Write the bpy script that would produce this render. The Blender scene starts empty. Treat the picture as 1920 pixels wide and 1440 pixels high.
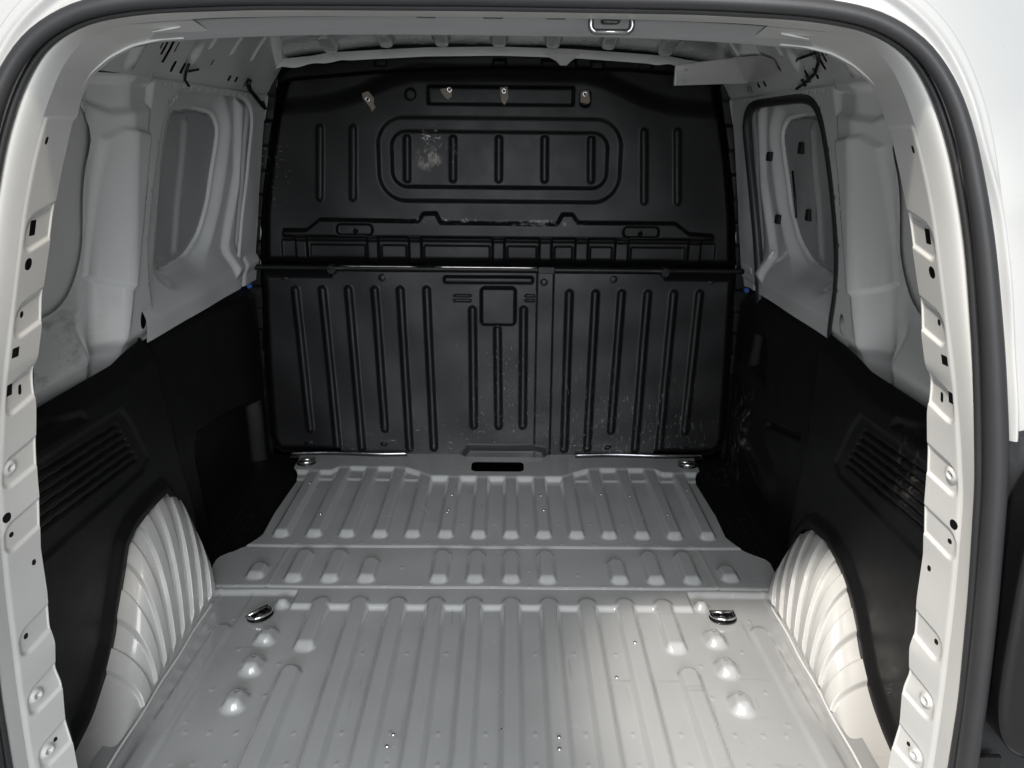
import bpy, math, random
import numpy as np
from mathutils import Matrix, Vector

random.seed(4)
rng = np.random.default_rng(7)
PI = math.pi
scene = bpy.context.scene
C = scene.collection

# ------------------------------------------------------------------ camera
pitch, yaw, roll = 0.3146, 0.0064, 0.0103
cp, sp, cy_, sy_ = math.cos(pitch), math.sin(pitch), math.cos(yaw), math.sin(yaw)
Fw = Vector((sy_*cp, cy_*cp, -sp))
Rt = Vector((cy_, -sy_, 0))
Up = Rt.cross(Fw)
R2 = math.cos(roll)*Rt + math.sin(roll)*Up
U2 = -math.sin(roll)*Rt + math.cos(roll)*Up
cam_d = bpy.data.cameras.new('camera')
cam_d.sensor_width = 36.0
cam_d.lens = 1450/1920*36.0
cam_d.clip_start = 0.02
cam_d.clip_end = 200
cam = bpy.data.objects.new('camera', cam_d)
C.objects.link(cam)
m = Matrix((R2, U2, -Fw)).transposed().to_4x4()
m.translation = Vector((0.0294, 0, 1.0))
cam.matrix_world = m
scene.camera = cam

# ------------------------------------------------------------------ world, lamps, exposure
world = bpy.data.worlds.new('World')
scene.world = world
world.use_nodes = True
bg = world.node_tree.nodes['Background']
bg.inputs['Color'].default_value = (0.90, 0.96, 1.0, 1)
bg.inputs['Strength'].default_value = 0.36

def area(name, loc, target, size, sizey, power, col):
    d = bpy.data.lights.new(name, 'AREA')
    d.shape = 'RECTANGLE'; d.size = size; d.size_y = sizey
    d.energy = power; d.color = col
    o = bpy.data.objects.new(name, d)
    C.objects.link(o)
    o.location = loc
    o.rotation_euler = (Vector(target)-Vector(loc)).to_track_quat('-Z', 'Y').to_euler()
    return o
def spot(name, loc, target, deg, power, col, blend=0.5, size=0.06):
    d = bpy.data.lights.new(name, 'SPOT')
    d.spot_size = math.radians(deg); d.spot_blend = blend; d.energy = power; d.color = col; d.shadow_soft_size = size
    o = bpy.data.objects.new(name, d)
    C.objects.link(o)
    o.location = loc
    o.rotation_euler = (Vector(target)-Vector(loc)).to_track_quat('-Z', 'Y').to_euler()
    return o
spot('added_warm_spot', (-0.75, -0.40, 2.95), (0.60, 1.20, 0.05), 15.5, 400, (1.0, 0.92, 0.82), 0.5, 0.09)  # added unseen spot, makes the warm pool on the right floor
spot('added_warm_spot', (0.95, -0.30, 2.95), (-0.72, 1.10, 0.56), 9, 130, (1.0, 0.87, 0.72), 0.6, 0.10)  # added unseen spot, makes the warm patch on the left shelf
area('ceiling_lamp', (-0.9, -2.0, 3.0), (-0.1, 1.0, 0.0), 1.3, 1.6, 34, (1.0, 0.975, 0.945))
area('ceiling_lamp', (1.1, -2.4, 3.0), (0.1, 1.0, 0.0), 1.3, 1.6, 34, (1.0, 0.975, 0.945))
area('added_rear_fill', (0.3, -5.0, 1.5), (0, 1.5, 0.7), 4.5, 2.2, 205, (0.92, 0.965, 1.0))  # added broad fill from behind the camera, its source unseen

vs = scene.view_settings
vs.view_transform = 'Standard'; vs.look = 'None'; vs.exposure = 0.55; vs.gamma = 1.0
vs.use_curve_mapping = False

# ------------------------------------------------------------------ materials
def new_mat(name):
    mt = bpy.data.materials.new(name); mt.use_nodes = True
    nt = mt.node_tree
    return mt, nt, nt.nodes, nt.links, nt.nodes['Principled BSDF']

def noise(nt, scale, detail=4, rough=0.55, coord=None, stretch=None):
    n = nt.nodes.new('ShaderNodeTexNoise')
    n.inputs['Scale'].default_value = scale
    n.inputs['Detail'].default_value = detail
    n.inputs['Roughness'].default_value = rough
    if coord is None:
        tc = nt.nodes.new('ShaderNodeTexCoord'); coord = tc.outputs['Object']
    if stretch is not None:
        mp = nt.nodes.new('ShaderNodeMapping')
        mp.inputs['Scale'].default_value = stretch
        nt.links.new(coord, mp.inputs['Vector']); coord = mp.outputs['Vector']
    nt.links.new(coord, n.inputs['Vector'])
    return n.outputs['Fac']

def ramp(nt, sock, a, b, lo=0.0, hi=1.0):
    r = nt.nodes.new('ShaderNodeMapRange')
    r.inputs['From Min'].default_value = a; r.inputs['From Max'].default_value = b
    r.inputs['To Min'].default_value = lo; r.inputs['To Max'].default_value = hi
    nt.links.new(sock, r.inputs['Value'])
    return r.outputs['Result']

def mixc(nt, fac, c1, c2):
    x = nt.nodes.new('ShaderNodeMix'); x.data_type = 'RGBA'
    for sock, v in ((x.inputs[0], fac), (x.inputs[6], c1), (x.inputs[7], c2)):
        if isinstance(v, (tuple, float, int)):
            sock.default_value = v if not isinstance(v, tuple) else (*v, 1)
        else:
            nt.links.new(v, sock)
    return x.outputs[2]

def mth(nt, op, a, b=None):
    x = nt.nodes.new('ShaderNodeMath'); x.operation = op
    for i, v in enumerate((a, b)):
        if v is None: continue
        if isinstance(v, (int, float)): x.inputs[i].default_value = v
        else: nt.links.new(v, x.inputs[i])
    return x.outputs[0]

def blob(nt, centre, radii):
    """1 at centre falling to 0 at an ellipsoid, in the van's own metres"""
    tc = nt.nodes.new('ShaderNodeTexCoord')
    mp = nt.nodes.new('ShaderNodeMapping'); mp.vector_type = 'TEXTURE'
    mp.inputs['Location'].default_value = centre
    mp.inputs['Scale'].default_value = radii
    nt.links.new(tc.outputs['Object'], mp.inputs['Vector'])
    l = nt.nodes.new('ShaderNodeVectorMath'); l.operation = 'LENGTH'
    nt.links.new(mp.outputs['Vector'], l.inputs[0])
    return ramp(nt, l.outputs['Value'], 0.0, 1.0, 1.0, 0.0)

def bump(nt, sock, strength, dist):
    b = nt.nodes.new('ShaderNodeBump')
    b.inputs['Strength'].default_value = strength
    b.inputs['Distance'].default_value = dist
    nt.links.new(sock, b.inputs['Height'])
    nt.links.new(b.outputs['Normal'], nt.nodes['Principled BSDF'].inputs['Normal'])

def paint(name, col, rough=0.3, coat=0.35, dirt=None, grime=0.12, scratch=0.0, metallic=0.0):
    mt, nt, N, L, p = new_mat(name)
    f = noise(nt, 7, 5)
    c = mixc(nt, ramp(nt, f, 0.35, 0.75, 0, grime), col, tuple(v*0.72 for v in col))
    fine = noise(nt, 160, 3, 0.6)
    c = mixc(nt, ramp(nt, fine, 0.66, 0.74, 0, 0.18), c, tuple(v*0.5 for v in col))
    if scratch:
        for st, sc in (((1.0, 0.035, 1.0), 46), ((0.8, 0.06, 1.0), 90), ((0.05, 0.9, 1.0), 70)):
            k = ramp(nt, noise(nt, sc, 3, 0.6, stretch=st), 0.66, 0.72, 0, scratch)
            k = mth(nt, 'MULTIPLY', k, ramp(nt, noise(nt, 4.5, 3), 0.46, 0.6))
            c = mixc(nt, k, c, tuple(v*0.55 for v in col))
        k = ramp(nt, noise(nt, 30, 8, 0.75, stretch=(1.0, 0.5, 1.0)), 0.60, 0.72, 0, scratch*1.3)
        k = mth(nt, 'MULTIPLY', k, ramp(nt, noise(nt, 3.2, 3), 0.48, 0.62))
        c = mixc(nt, k, c, (0.16, 0.155, 0.145))
    if dirt:
        for cen, rad, amount in dirt:
            bl = blob(nt, cen, rad)
            n2 = noise(nt, 26, 6, 0.7, stretch=(1.0, 0.45, 1.0))
            k = mth(nt, 'MULTIPLY', ramp(nt, bl, 0.0, 0.6), ramp(nt, n2, 0.5, 0.66, 0, amount))
            c = mixc(nt, k, c, (0.06, 0.055, 0.05))
    L.new(c, p.inputs['Base Color'])
    L.new(ramp(nt, noise(nt, 18, 5), 0.3, 0.7, rough*0.9, rough*1.15), p.inputs['Roughness'])
    p.inputs['Coat Weight'].default_value = coat
    p.inputs['Metallic'].default_value = metallic
    p.inputs['Coat Roughness'].default_value = 0.09
    bump(nt, noise(nt, 320, 2), 0.06, 0.0006)
    return mt

def plastic(name, col, rough=0.42, scuffs=None, spec=0.4, grain=900, flecks=None):
    mt, nt, N, L, p = new_mat(name)
    f = noise(nt, 9, 5)
    c = mixc(nt, ramp(nt, f, 0.35, 0.7, 0, 0.35), col, tuple(v*1.5 for v in col))
    r = ramp(nt, noise(nt, 14, 6, 0.65), 0.3, 0.7, rough*0.92, rough*1.15)
    # hair scratches: stretched noise in two directions
    s1 = noise(nt, 60, 3, 0.6, stretch=(1.0, 1.0, 0.06))
    s2 = noise(nt, 75, 3, 0.6, stretch=(0.09, 0.09, 1.0))
    sc = mth(nt, 'MAXIMUM', ramp(nt, s1, 0.70, 0.74), ramp(nt, s2, 0.72, 0.76))
    sc = mth(nt, 'MULTIPLY', sc, ramp(nt, noise(nt, 5, 3), 0.5, 0.62, 0, 0.16))
    c = mixc(nt, sc, c, (0.35, 0.34, 0.33))
    for cen, rad, scale, lo, hi, amount, tint, st in (flecks or []):
        bl = blob(nt, cen, rad)
        n2 = noise(nt, scale, 6, 0.7, stretch=st)
        k = mth(nt, 'MULTIPLY', ramp(nt, bl, 0.0, 0.5), ramp(nt, n2, lo, hi, 0, amount))
        c = mixc(nt, k, c, tint)
    L.new(c, p.inputs['Base Color'])
    L.new(r, p.inputs['Roughness'])
    p.inputs['Specular IOR Level'].default_value = spec
    bump(nt, noise(nt, grain, 2), 0.16, 0.0006)
    return mt

def metal(name, col, rough):
    mt, nt, N, L, p = new_mat(name)
    p.inputs['Base Color'].default_value = (*col, 1)
    p.inputs['Metallic'].default_value = 1.0
    L.new(ramp(nt, noise(nt, 70, 5), 0.3, 0.7, rough*0.7, rough*1.4), p.inputs['Roughness'])
    return mt

M = {}
M['floor'] = paint('floor_paint', (0.44, 0.45, 0.457), 0.24, 1.0, grime=0.08, scratch=0.36, metallic=0.12)
M['arch'] = paint('arch_paint', (0.60, 0.60, 0.59), 0.24, 0.7, grime=0.15, scratch=0.16)
M['lip'] = paint('lip_paint', (0.78, 0.78, 0.77), 0.3, 0.4, grime=0.05)
M['wall'] = paint('inner_wall_paint', (0.78, 0.785, 0.79), 0.17, 1.0, grime=0.05,
                  dirt=[((-0.76, 1.28, 0.64), (0.12, 0.22, 0.09), 0.5), ((0.75, 1.18, 0.60), (0.10, 0.10, 0.08), 0.6)])
M['skin'] = paint('skin_primer', (0.78, 0.78, 0.775), 0.4, 0.2)
M['blank'] = paint('window_blank_paint', (0.46, 0.465, 0.47), 0.22, 0.9, grime=0.1)
M['jamb'] = paint('jamb_paint', (0.54, 0.54, 0.53), 0.32, 0.3, grime=0.08)
M['body'] = paint('body_paint', (0.47, 0.47, 0.465), 0.22, 0.9, grime=0.05)
M['roof'] = paint('roof_paint_shaded', (0.54, 0.55, 0.56), 0.26, 0.8, grime=0.3)  # same white paint as the walls, darkened for the dim light under the roof
M['header'] = paint('header_paint_shaded', (0.36, 0.37, 0.38), 0.4, 0.2)  # the white paint again, with the header's shade put into its colour
M['bulk'] = plastic('bulkhead_black', (0.0058, 0.0058, 0.0064), 0.40, spec=0.24, flecks=[
    ((-0.208, 2.36, 0.925), (0.05, 0.2, 0.04), 46, 0.46, 0.66, 0.55, (0.5, 0.46, 0.42), (1.5, 1, 0.8)),
    ((-0.20, 2.36, 0.99), (0.035, 0.2, 0.03), 75, 0.56, 0.60, 0.8, (0.6, 0.58, 0.55), (1, 1, 2)),
    ((-0.15, 2.36, 0.94), (0.05, 0.2, 0.05), 60, 0.60, 0.66, 0.5, (0.5, 0.48, 0.46), (2, 1, 1)),
    ((-0.16, 2.36, 0.745), (0.16, 0.2, 0.012), 40, 0.54, 0.64, 0.5, (0.45, 0.44, 0.42), (1, 1, 1)),
    ((0.12, 2.36, 0.742), (0.16, 0.2, 0.010), 40, 0.52, 0.64, 0.55, (0.45, 0.44, 0.42), (1, 1, 1)),
    ((0.38, 2.28, 0.12), (0.36, 0.2, 0.24), 80, 0.61, 0.67, 0.5, (0.42, 0.41, 0.40), (2.6, 1, 0.45)),
    ((0.10, 2.28, 0.05), (0.70, 0.2, 0.14), 95, 0.63, 0.68, 0.6, (0.42, 0.42, 0.41), (0.45, 1, 1.8)),
    ((0.02, 2.28, 0.2), (0.14, 0.2, 0.25), 120, 0.62, 0.67, 0.7, (0.45, 0.45, 0.44), (2.4, 1, 0.6)),
    ((-0.66, 2.36, 0.88), (0.07, 0.2, 0.12), 50, 0.60, 0.66, 0.5, (0.4, 0.39, 0.38), (1, 1, 2.5))])
M['trim'] = plastic('trim_black', (0.0055, 0.0055, 0.0062), 0.44, spec=0.30, grain=1400, flecks=[
    ((0.74, 2.2, 0.15), (0.2, 0.14, 0.25), 60, 0.54, 0.66, 0.6, (0.22, 0.21, 0.2), (1, 1, 0.35)),
    ((0.72, 1.22, 0.46), (0.1, 0.06, 0.09), 70, 0.52, 0.66, 0.3, (0.25, 0.24, 0.23), (1, 1, 0.6))])
M['rubber'] = plastic('seal_rubber', (0.022, 0.022, 0.024), 0.40, spec=0.5, grain=600)
M['bumper'] = plastic('bumper_plastic', (0.014, 0.0145, 0.0155), 0.55, spec=0.35)
M['foot'] = plastic('foot_plastic', (0.034, 0.034, 0.036), 0.45, spec=0.4)
M['gloss_black'] = plastic('gloss_black', (0.006, 0.006, 0.007), 0.2, spec=0.5)
M['chrome'] = metal('chrome', (0.72, 0.72, 0.72), 0.16)
M['steel'] = metal('worn_steel', (0.62, 0.60, 0.57), 0.35)
M['dark_chrome'] = metal('dark_chrome', (0.22, 0.22, 0.23), 0.2)
M['copper'] = plastic('glue_residue', (0.20, 0.165, 0.13), 0.5, spec=0.3)
M['blue'] = plastic('blue_plug', (0.05, 0.12, 0.42), 0.4)
mt, nt, N_, L_, p_ = new_mat('showroom_concrete')
L_.new(mixc(nt, noise(nt, 1.5, 6), (0.34, 0.33, 0.31), (0.42, 0.41, 0.39)), p_.inputs['Base Color'])
p_.inputs['Roughness'].default_value = 0.45
M['ground'] = mt
mt, nt, N_, L_, p_ = new_mat('showroom_plaster')
L_.new(mixc(nt, noise(nt, 2.0, 6), (0.70, 0.62, 0.50), (0.76, 0.68, 0.56)), p_.inputs['Base Color'])
p_.inputs['Roughness'].default_value = 0.8
M['plaster'] = mt

# ------------------------------------------------------------------ scene helpers
WORLD = {}          # object name -> world translation
def link(o, parent=None, at=(0, 0, 0)):
    C.objects.link(o)
    if parent is not None:
        o.parent = parent
        pw = WORLD.get(parent.name, (0, 0, 0))
        o.location = tuple(at[i]-pw[i] for i in range(3))
    else:
        o.location = at
    WORLD[o.name] = tuple(at)
    return o

def thing(name, label, cat, at, group=None):
    o = bpy.data.objects.new(name, None)
    o.empty_display_size = 0.05
    link(o, None, at)
    o['label'] = label; o['category'] = cat
    if group: o['group'] = group
    return o

def mesh_obj(name, V, F, mat, parent, normals=None, smooth=True, label=None, at=(0, 0, 0)):
    V = np.asarray(V, dtype=np.float32)-np.array(at, dtype=np.float32)
    me = bpy.data.meshes.new(name)
    if isinstance(F, np.ndarray):
        k = F.shape[1]
        me.vertices.add(len(V)); me.vertices.foreach_set('co', V.ravel())
        me.loops.add(F.size); me.loops.foreach_set('vertex_index', F.astype(np.int32).ravel())
        me.polygons.add(len(F)); me.polygons.foreach_set('loop_start', np.arange(0, F.size, k, dtype=np.int32))
        me.update(calc_edges=True)
    else:
        me.from_pydata(V.tolist(), [], F)
        me.update()
    me.polygons.foreach_set('use_smooth', np.full(len(me.polygons), smooth, dtype=bool))
    if normals is not None:
        me.normals_split_custom_set_from_vertices(np.asarray(normals).tolist())
    me.materials.append(mat if not isinstance(mat, str) else M[mat])
    o = bpy.data.objects.new(name, me)
    link(o, parent, at)
    if label: o['label'] = label
    return o

def sstep(x):
    x = np.clip(x, 0, 1)
    return x*x*(3-2*x)
def S(sd, w):
    """1 well inside, 0 outside, soft wall of width w inside the outline"""
    return sstep(-sd/w)
def box(u, v, cu, cv, hu, hv, r=0.0):
    qx = np.abs(u-cu)-(hu-r); qy = np.abs(v-cv)-(hv-r)
    return np.hypot(np.maximum(qx, 0), np.maximum(qy, 0))+np.minimum(np.maximum(qx, qy), 0)-r
def rect(u, v, u0, v0, u1, v1, r=0.0):
    return box(u, v, (u0+u1)/2, (v0+v1)/2, abs(u1-u0)/2, abs(v1-v0)/2, r)
def cap(u, v, a, b, r):
    ax, ay = a; bx, by = b
    dx, dy = bx-ax, by-ay
    t = np.clip(((u-ax)*dx+(v-ay)*dy)/max(dx*dx+dy*dy, 1e-12), 0, 1)
    return np.hypot(u-ax-t*dx, v-ay-t*dy)-r
def poly(u, v, pts):
    d = np.full(u.shape, 1e9); inside = np.zeros(u.shape, bool)
    n = len(pts)
    for i in range(n):
        ax, ay = pts[i]; bx, by = pts[(i+1) % n]
        dx, dy = bx-ax, by-ay
        t = np.clip(((u-ax)*dx+(v-ay)*dy)/max(dx*dx+dy*dy, 1e-12), 0, 1)
        d = np.minimum(d, np.hypot(u-ax-t*dx, v-ay-t*dy))
        if ay != by:
            cond = ((ay > v) != (by > v)) & (u < (bx-ax)*(v-ay)/(by-ay)+ax)
            inside ^= cond
    return np.where(inside, -d, d)
def lerp(a, b, k): return a+(b-a)*k
def mirror(pts): return [(-a, b) for a, b in pts]
def wav(u, v, amp):
    return amp*(np.sin(u*13.1+1.3)*np.sin(v*9.7+0.4)+0.6*np.sin(u*23.7+v*17.3)+0.4*np.sin(v*41-u*11))

def sheet(name, parent, mat, ur, vr, step, pos, cut=None, labels=(), toward=(0, -1, 0), label=None, kind=None):
    """pressed sheet: a grid in (u,v) mapped by pos(u,v); cut(u,v)>0 is trimmed away with edges snapped to the
    outline; labels = [(part name, sdf, material)] split faces off as child parts"""
    su, sv = step if isinstance(step, tuple) else (step, step)
    nu = int(round((ur[1]-ur[0])/su))+1; nv = int(round((vr[1]-vr[0])/sv))+1
    u, v = np.meshgrid(np.linspace(ur[0], ur[1], nu), np.linspace(vr[0], vr[1], nv))
    su = (ur[1]-ur[0])/(nu-1); sv = (vr[1]-vr[0])/(nv-1)
    keep = np.ones((nv-1, nu-1), bool)
    if cut is not None:
        sd0 = cut(u, v)
        e2 = 0.2
        gu = (cut(u+e2*su, v)-cut(u-e2*su, v))/(2*e2); gv = (cut(u, v+e2*sv)-cut(u, v-e2*sv))/(2*e2)
        g2 = np.maximum(gu*gu+gv*gv, 1e-12)
        mu = -sd0*gu/g2*su; mv = -sd0*gv/g2*sv
        near = (np.abs(mu) < 0.72*su) & (np.abs(mv) < 0.72*sv)
        sdc = (sd0[:-1, :-1]+sd0[1:, :-1]+sd0[:-1, 1:]+sd0[1:, 1:])/4
        u = np.where(near, u+mu, u); v = np.where(near, v+mv, v)
        sd1 = np.where(near, 0, sd0)
        worst = np.maximum(np.maximum(sd1[:-1, :-1], sd1[1:, :-1]), np.maximum(sd1[:-1, 1:], sd1[1:, 1:]))
        low = np.minimum(np.minimum(sd1[:-1, :-1], sd1[1:, :-1]), np.minimum(sd1[:-1, 1:], sd1[1:, 1:]))
        keep = (worst <= 1e-9) & (low < -1e-9)
    Pn = np.stack(pos(u, v), -1)
    du = np.gradient(Pn, axis=1); dv = np.gradient(Pn, axis=0)
    nr = np.cross(du, dv); nr /= np.maximum(np.linalg.norm(nr, axis=-1, keepdims=True), 1e-12)
    idx = np.arange(nu*nv).reshape(nv, nu)
    F = np.stack([idx[:-1, :-1], idx[:-1, 1:], idx[1:, 1:], idx[1:, :-1]], -1)
    if (nr*np.array(toward)).sum(-1).mean() < 0:
        nr = -nr; F = F[..., ::-1]
    lab = np.zeros(keep.shape, int)
    cu = (u[:-1, :-1]+u[1:, 1:])/2; cv = (v[:-1, :-1]+v[1:, 1:])/2
    for i, (nm, fn, mt_) in enumerate(labels):
        lab = np.where(fn(cu, cv) < 0, i+1, lab)
    Pf = Pn.reshape(-1, 3); nf = nr.reshape(-1, 3)
    root = None
    for i in range(len(labels)+1):
        f = F[keep & (lab == i)]
        if len(f) == 0: continue
        used, inv = np.unique(f, return_inverse=True)
        f2 = inv.reshape(f.shape)
        nm, mt_, par = (name, mat, parent) if i == 0 else (labels[i-1][0], labels[i-1][2] or mat, root)
        o = mesh_obj(nm, Pf[used], f2, mt_, par, normals=nf[used] if labels or cut is not None else None)
        if i == 0:
            root = o
            if label: o['label'] = label
            if kind: o['kind'] = kind
    return root

def tube(name, pts, r, mat, parent, closed=False, seg=10, label=None, at=(0, 0, 0), flat=1.0, caps=True):
    """round bar through pts; r may be a list"""
    P_ = [Vector(p) for p in pts]; n = len(P_)
    V, F = [], []
    nrm = None
    for i in range(n):
        a = P_[i-1] if (i > 0 or closed) else P_[i]
        b = P_[(i+1) % n] if (i < n-1 or closed) else P_[i]
        t = (b-a).normalized()
        if nrm is None:
            nrm = t.orthogonal().normalized()
        nrm = (nrm-t*nrm.dot(t)).normalized()
        bi = t.cross(nrm)
        rr = r[i] if isinstance(r, (list, tuple)) else r
        for k in range(seg):
            a_ = 2*PI*k/seg
            V.append(tuple(P_[i]+nrm*math.cos(a_)*rr+bi*math.sin(a_)*rr*flat))
    last = n if closed else n-1
    for i in range(last):
        j = (i+1) % n
        for k in range(seg):
            k2 = (k+1) % seg
            F.append((i*seg+k, i*seg+k2, j*seg+k2, j*seg+k))
    if caps and not closed:
        F.append(tuple(range(seg))[::-1]); F.append(tuple((n-1)*seg+k for k in range(seg)))
    return mesh_obj(name, V, F, mat, parent, label=label, at=at)

def prism(name, outline, depth, frame, mat, parent, bev=0.0, label=None, at=(0, 0, 0), smooth=False):
    """outline in (a,b), extruded along frame's third axis; frame = (origin, A, B, N)"""
    o, A, B, N = [Vector(x) for x in frame]
    n = len(outline)
    cx = sum(p[0] for p in outline)/n; cyy = sum(p[1] for p in outline)/n
    rings = [(0, 1.0)]
    if bev > 0:
        rings += [(depth-bev, 1.0), (depth, None)]
    else:
        rings += [(depth, 1.0)]
    V, F = [], []
    for d, s in rings:
        for a, b in outline:
            if s is None:
                l = math.hypot(a-cx, b-cyy); q = max(0.0, (l-bev)/l) if l > 0 else 1
            else: q = s
            V.append(tuple(o+A*(cx+(a-cx)*q)+B*(cyy+(b-cyy)*q)+N*d))
    for r_ in range(len(rings)-1):
        for i in range(n):
            j = (i+1) % n
            F.append((r_*n+i, r_*n+j, (r_+1)*n+j, (r_+1)*n+i))
    F.append(tuple(range(n))[::-1]); F.append(tuple((len(rings)-1)*n+i for i in range(n)))
    return mesh_obj(name, V, F, mat, parent, smooth=smooth, label=label, at=at)

def rrect(cx, cy, hx, hy, r, k=5):
    out = []
    for sx, sy, a0 in ((1, 1, 0), (-1, 1, 90), (-1, -1, 180), (1, -1, 270)):
        for i in range(k+1):
            a = math.radians(a0+90*i/k)
            out.append((cx+sx*(hx-r)+r*math.cos(a), cy+sy*(hy-r)+r*math.sin(a)))
    return out

def resample(pts, n, smooth=0):
    p = np.array(pts, float)
    d = np.r_[0, np.cumsum(np.linalg.norm(np.diff(p, axis=0), axis=1))]
    t = np.linspace(0, d[-1], n)
    q = np.stack([np.interp(t, d, p[:, k]) for k in range(p.shape[1])], -1)
    for _ in range(smooth):
        q[1:-1] = (q[:-2]+2*q[1:-1]+q[2:])/4
    return q

# ------------------------------------------------------------------ setting
g = mesh_obj('ground', [(-30, -20, -0.60), (30, -20, -0.60), (30, 40, -0.60), (-30, 40, -0.60)], [(0, 1, 2, 3)], 'ground', None, smooth=False)
g['kind'] = 'structure'
w = mesh_obj('wall_back', [(-14, 7.0, -0.6), (14, 7.0, -0.6), (14, 7.0, 4.5), (-14, 7.0, 4.5), (-14, 7.2, -0.6), (14, 7.2, -0.6), (14, 7.2, 4.5), (-14, 7.2, 4.5)],
             [(0, 1, 2, 3), (5, 4, 7, 6), (0, 4, 5, 1), (3, 2, 6, 7), (0, 3, 7, 4), (1, 5, 6, 2)], 'plaster', None, smooth=False)
w['kind'] = 'structure'

van = thing('cargo_van', 'white panel van seen through its open rear doors, empty ribbed cargo bay', 'van', (0, 1.5, -0.6))

# ------------------------------------------------------------------ cargo floor
PITCH = [0.0422, 0.1268, 0.2120, 0.2962, 0.3815, 0.4660, 0.5510]
RIBX = [s*x for x in PITCH for s in (-1, 1)]
def spots(x, y, pts, r=0.0055, h=0.0016):
    out = np.zeros(x.shape)
    for a, b in pts:
        out = np.maximum(out, h*S(np.hypot(x-a, y-b)-r, r))
    return out
gapx = [0.0, 0.085, 0.170, 0.254, 0.339]
gaps = sorted(set([-g_ for g_ in gapx]+gapx))
SPOT_R = [(x+random.uniform(-.004, .004), y) for y in (1.105, 1.035, 0.965) for x in gaps+[-.44, -.49, -.53, .44, .49, .53]]
SPOT_R += [(x, 1.325) for x in (-.26, -.17, -.09, .09, .17, .255)] + [(s*x, y) for s in (-1, 1) for x, y in ((.525, 1.215), (.515, 1.335), (.54, 1.13), (.42, 1.29), (.42, 1.20), (.56, 1.44))]
def ribm(x, y, a, b, r, w=0.0105, endw=0.030):
    """raised rib from a (far) to b (near): crisp flanks, long sloping near end"""
    return S(cap(x, y, a, b, r), w)*sstep((y-(b[1]-r))/endw)
# panel between the wheel arches
rear_ribs = []
for x in RIBX:
    if abs(x) < 0.37: rear_ribs.append(((x, 1.490), (x*0.985, 0.60)))
    elif abs(x) < 0.40: rear_ribs.append(((x, 1.487), (x, 1.345))); rear_ribs.append(((x*1.02, 1.258), (x*1.04, 0.60)))
bumps = [((s*0.469, y+0.010), (s*0.469, y-0.010), 0.026) for s in (-1, 1) for y in (1.372, 1.280, 1.180)]
bumps += [((s*0.468, 1.492), (s*0.468, 1.488), 0.022) for s in (-1, 1)]
bumps += [((s*0.50, 0.985), (s*0.50, 0.96), 0.026) for s in (-1, 1)]
def z_rear(x, y):
    stepy = np.where(np.abs(x) < 0.445, 1.478, 1.532)
    base = -0.009*(1-sstep((y-stepy+0.006)/0.012))
    h = base+wav(x, y, 0.0007)
    # long shallow pressing beside each arch
    for s in (-1, 1):
        h += 0.0035*S(cap(x, y, (s*0.572, 1.40), (s*0.60, 0.6), 0.022), 0.008)
    for a, b in rear_ribs:
        h = lerp(h, 0.0050+0*x, ribm(x, y, a, b, 0.0240))
    for a, b, r in bumps:
        sd = cap(x, y, a, b, r)
        h = lerp(h, 0.0085+0*x, S(sd, 0.019)*sstep((y-(b[1]-r)+0.004)/0.034))
        h = h-0.0022*S(np.hypot(x-a[0], y-a[1]-0.004)-0.006, 0.004)
    # caulked seam along each arch
    h += 0.002*np.exp(-((np.abs(x)-0.622)/0.004)**2)
    return h+spots(x, y, SPOT_R)
def rib_labels(name, segs, r):
    return [(name, (lambda a, b: (lambda u, v: cap(u, v, a, b, r)))(a, b), None) for a, b in segs]
floor_rear = sheet('floor_panel', van, 'floor', (-0.66, 0.66), (0.70, 1.546), 0.0036,
      lambda u, v: (u, v, z_rear(u, v)), labels=rib_labels('floor_rib', rear_ribs, 0.0245)+[('floor_bump', (lambda a, b, r: (lambda u, v: cap(u, v, a, b, r)))(*q), None) for q in bumps],
      toward=(0, 0, 1), label='light grey ribbed floor sheet between the white wheel arches')
# cross panel
mid_ribs = []
for x in RIBX:
    ax = abs(x)
    if 0.2 < ax < 0.22: continue
    if 0.28 < ax < 0.31: mid_ribs.append(((x, 1.645), (x, 1.580)))
    elif ax > 0.54: mid_ribs.append(((x*1.012, 1.620), (x*1.012, 1.590)))
    else: mid_ribs.append(((x, 1.682), (x, 1.580)))
def half_w(y):
    return np.interp(y, [1.54, 1.60, 1.66, 1.675, 1.70, 1.73, 1.757, 1.78, 1.90, 2.10, 2.14, 2.158, 2.24, 2.3],
                        [0.668, 0.672, 0.676, 0.671, 0.645, 0.618, 0.606, 0.598, 0.602, 0.594, 0.602, 0.618, 0.622, 0.622])
def z_mid(x, y):
    h = 0.0035+wav(x, y, 0.0007)
    for a, b in mid_ribs:
        h = lerp(h, 0.0150+0*x, ribm(x, y, a, b, 0.0240))
    h += 0.0015*np.exp(-((np.abs(x)-(0.515+0.25*(1.72-y)*0.1))/0.003)**2)
    h -= 0.003*sstep((1.550-y)/0.004)
    return h+spots(x, y, [(x_, 1.552) for x_ in (-.59, -.34, -.25, -.17, .0, .085, .17, .255, .34, .5)]+[(.085, 1.62), (-.22, 1.63), (.2, 1.60)])
sheet('floor_panel', van, 'floor', (-0.68, 0.68), (1.545, 1.7235), 0.0034, lambda u, v: (u, v, z_mid(u, v)),
      cut=lambda u, v: np.abs(u)-half_w(v), labels=rib_labels('floor_rib', mid_ribs, 0.0245), toward=(0, 0, 1),
      label='grey cross panel with short ribs across the cargo floor')
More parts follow.
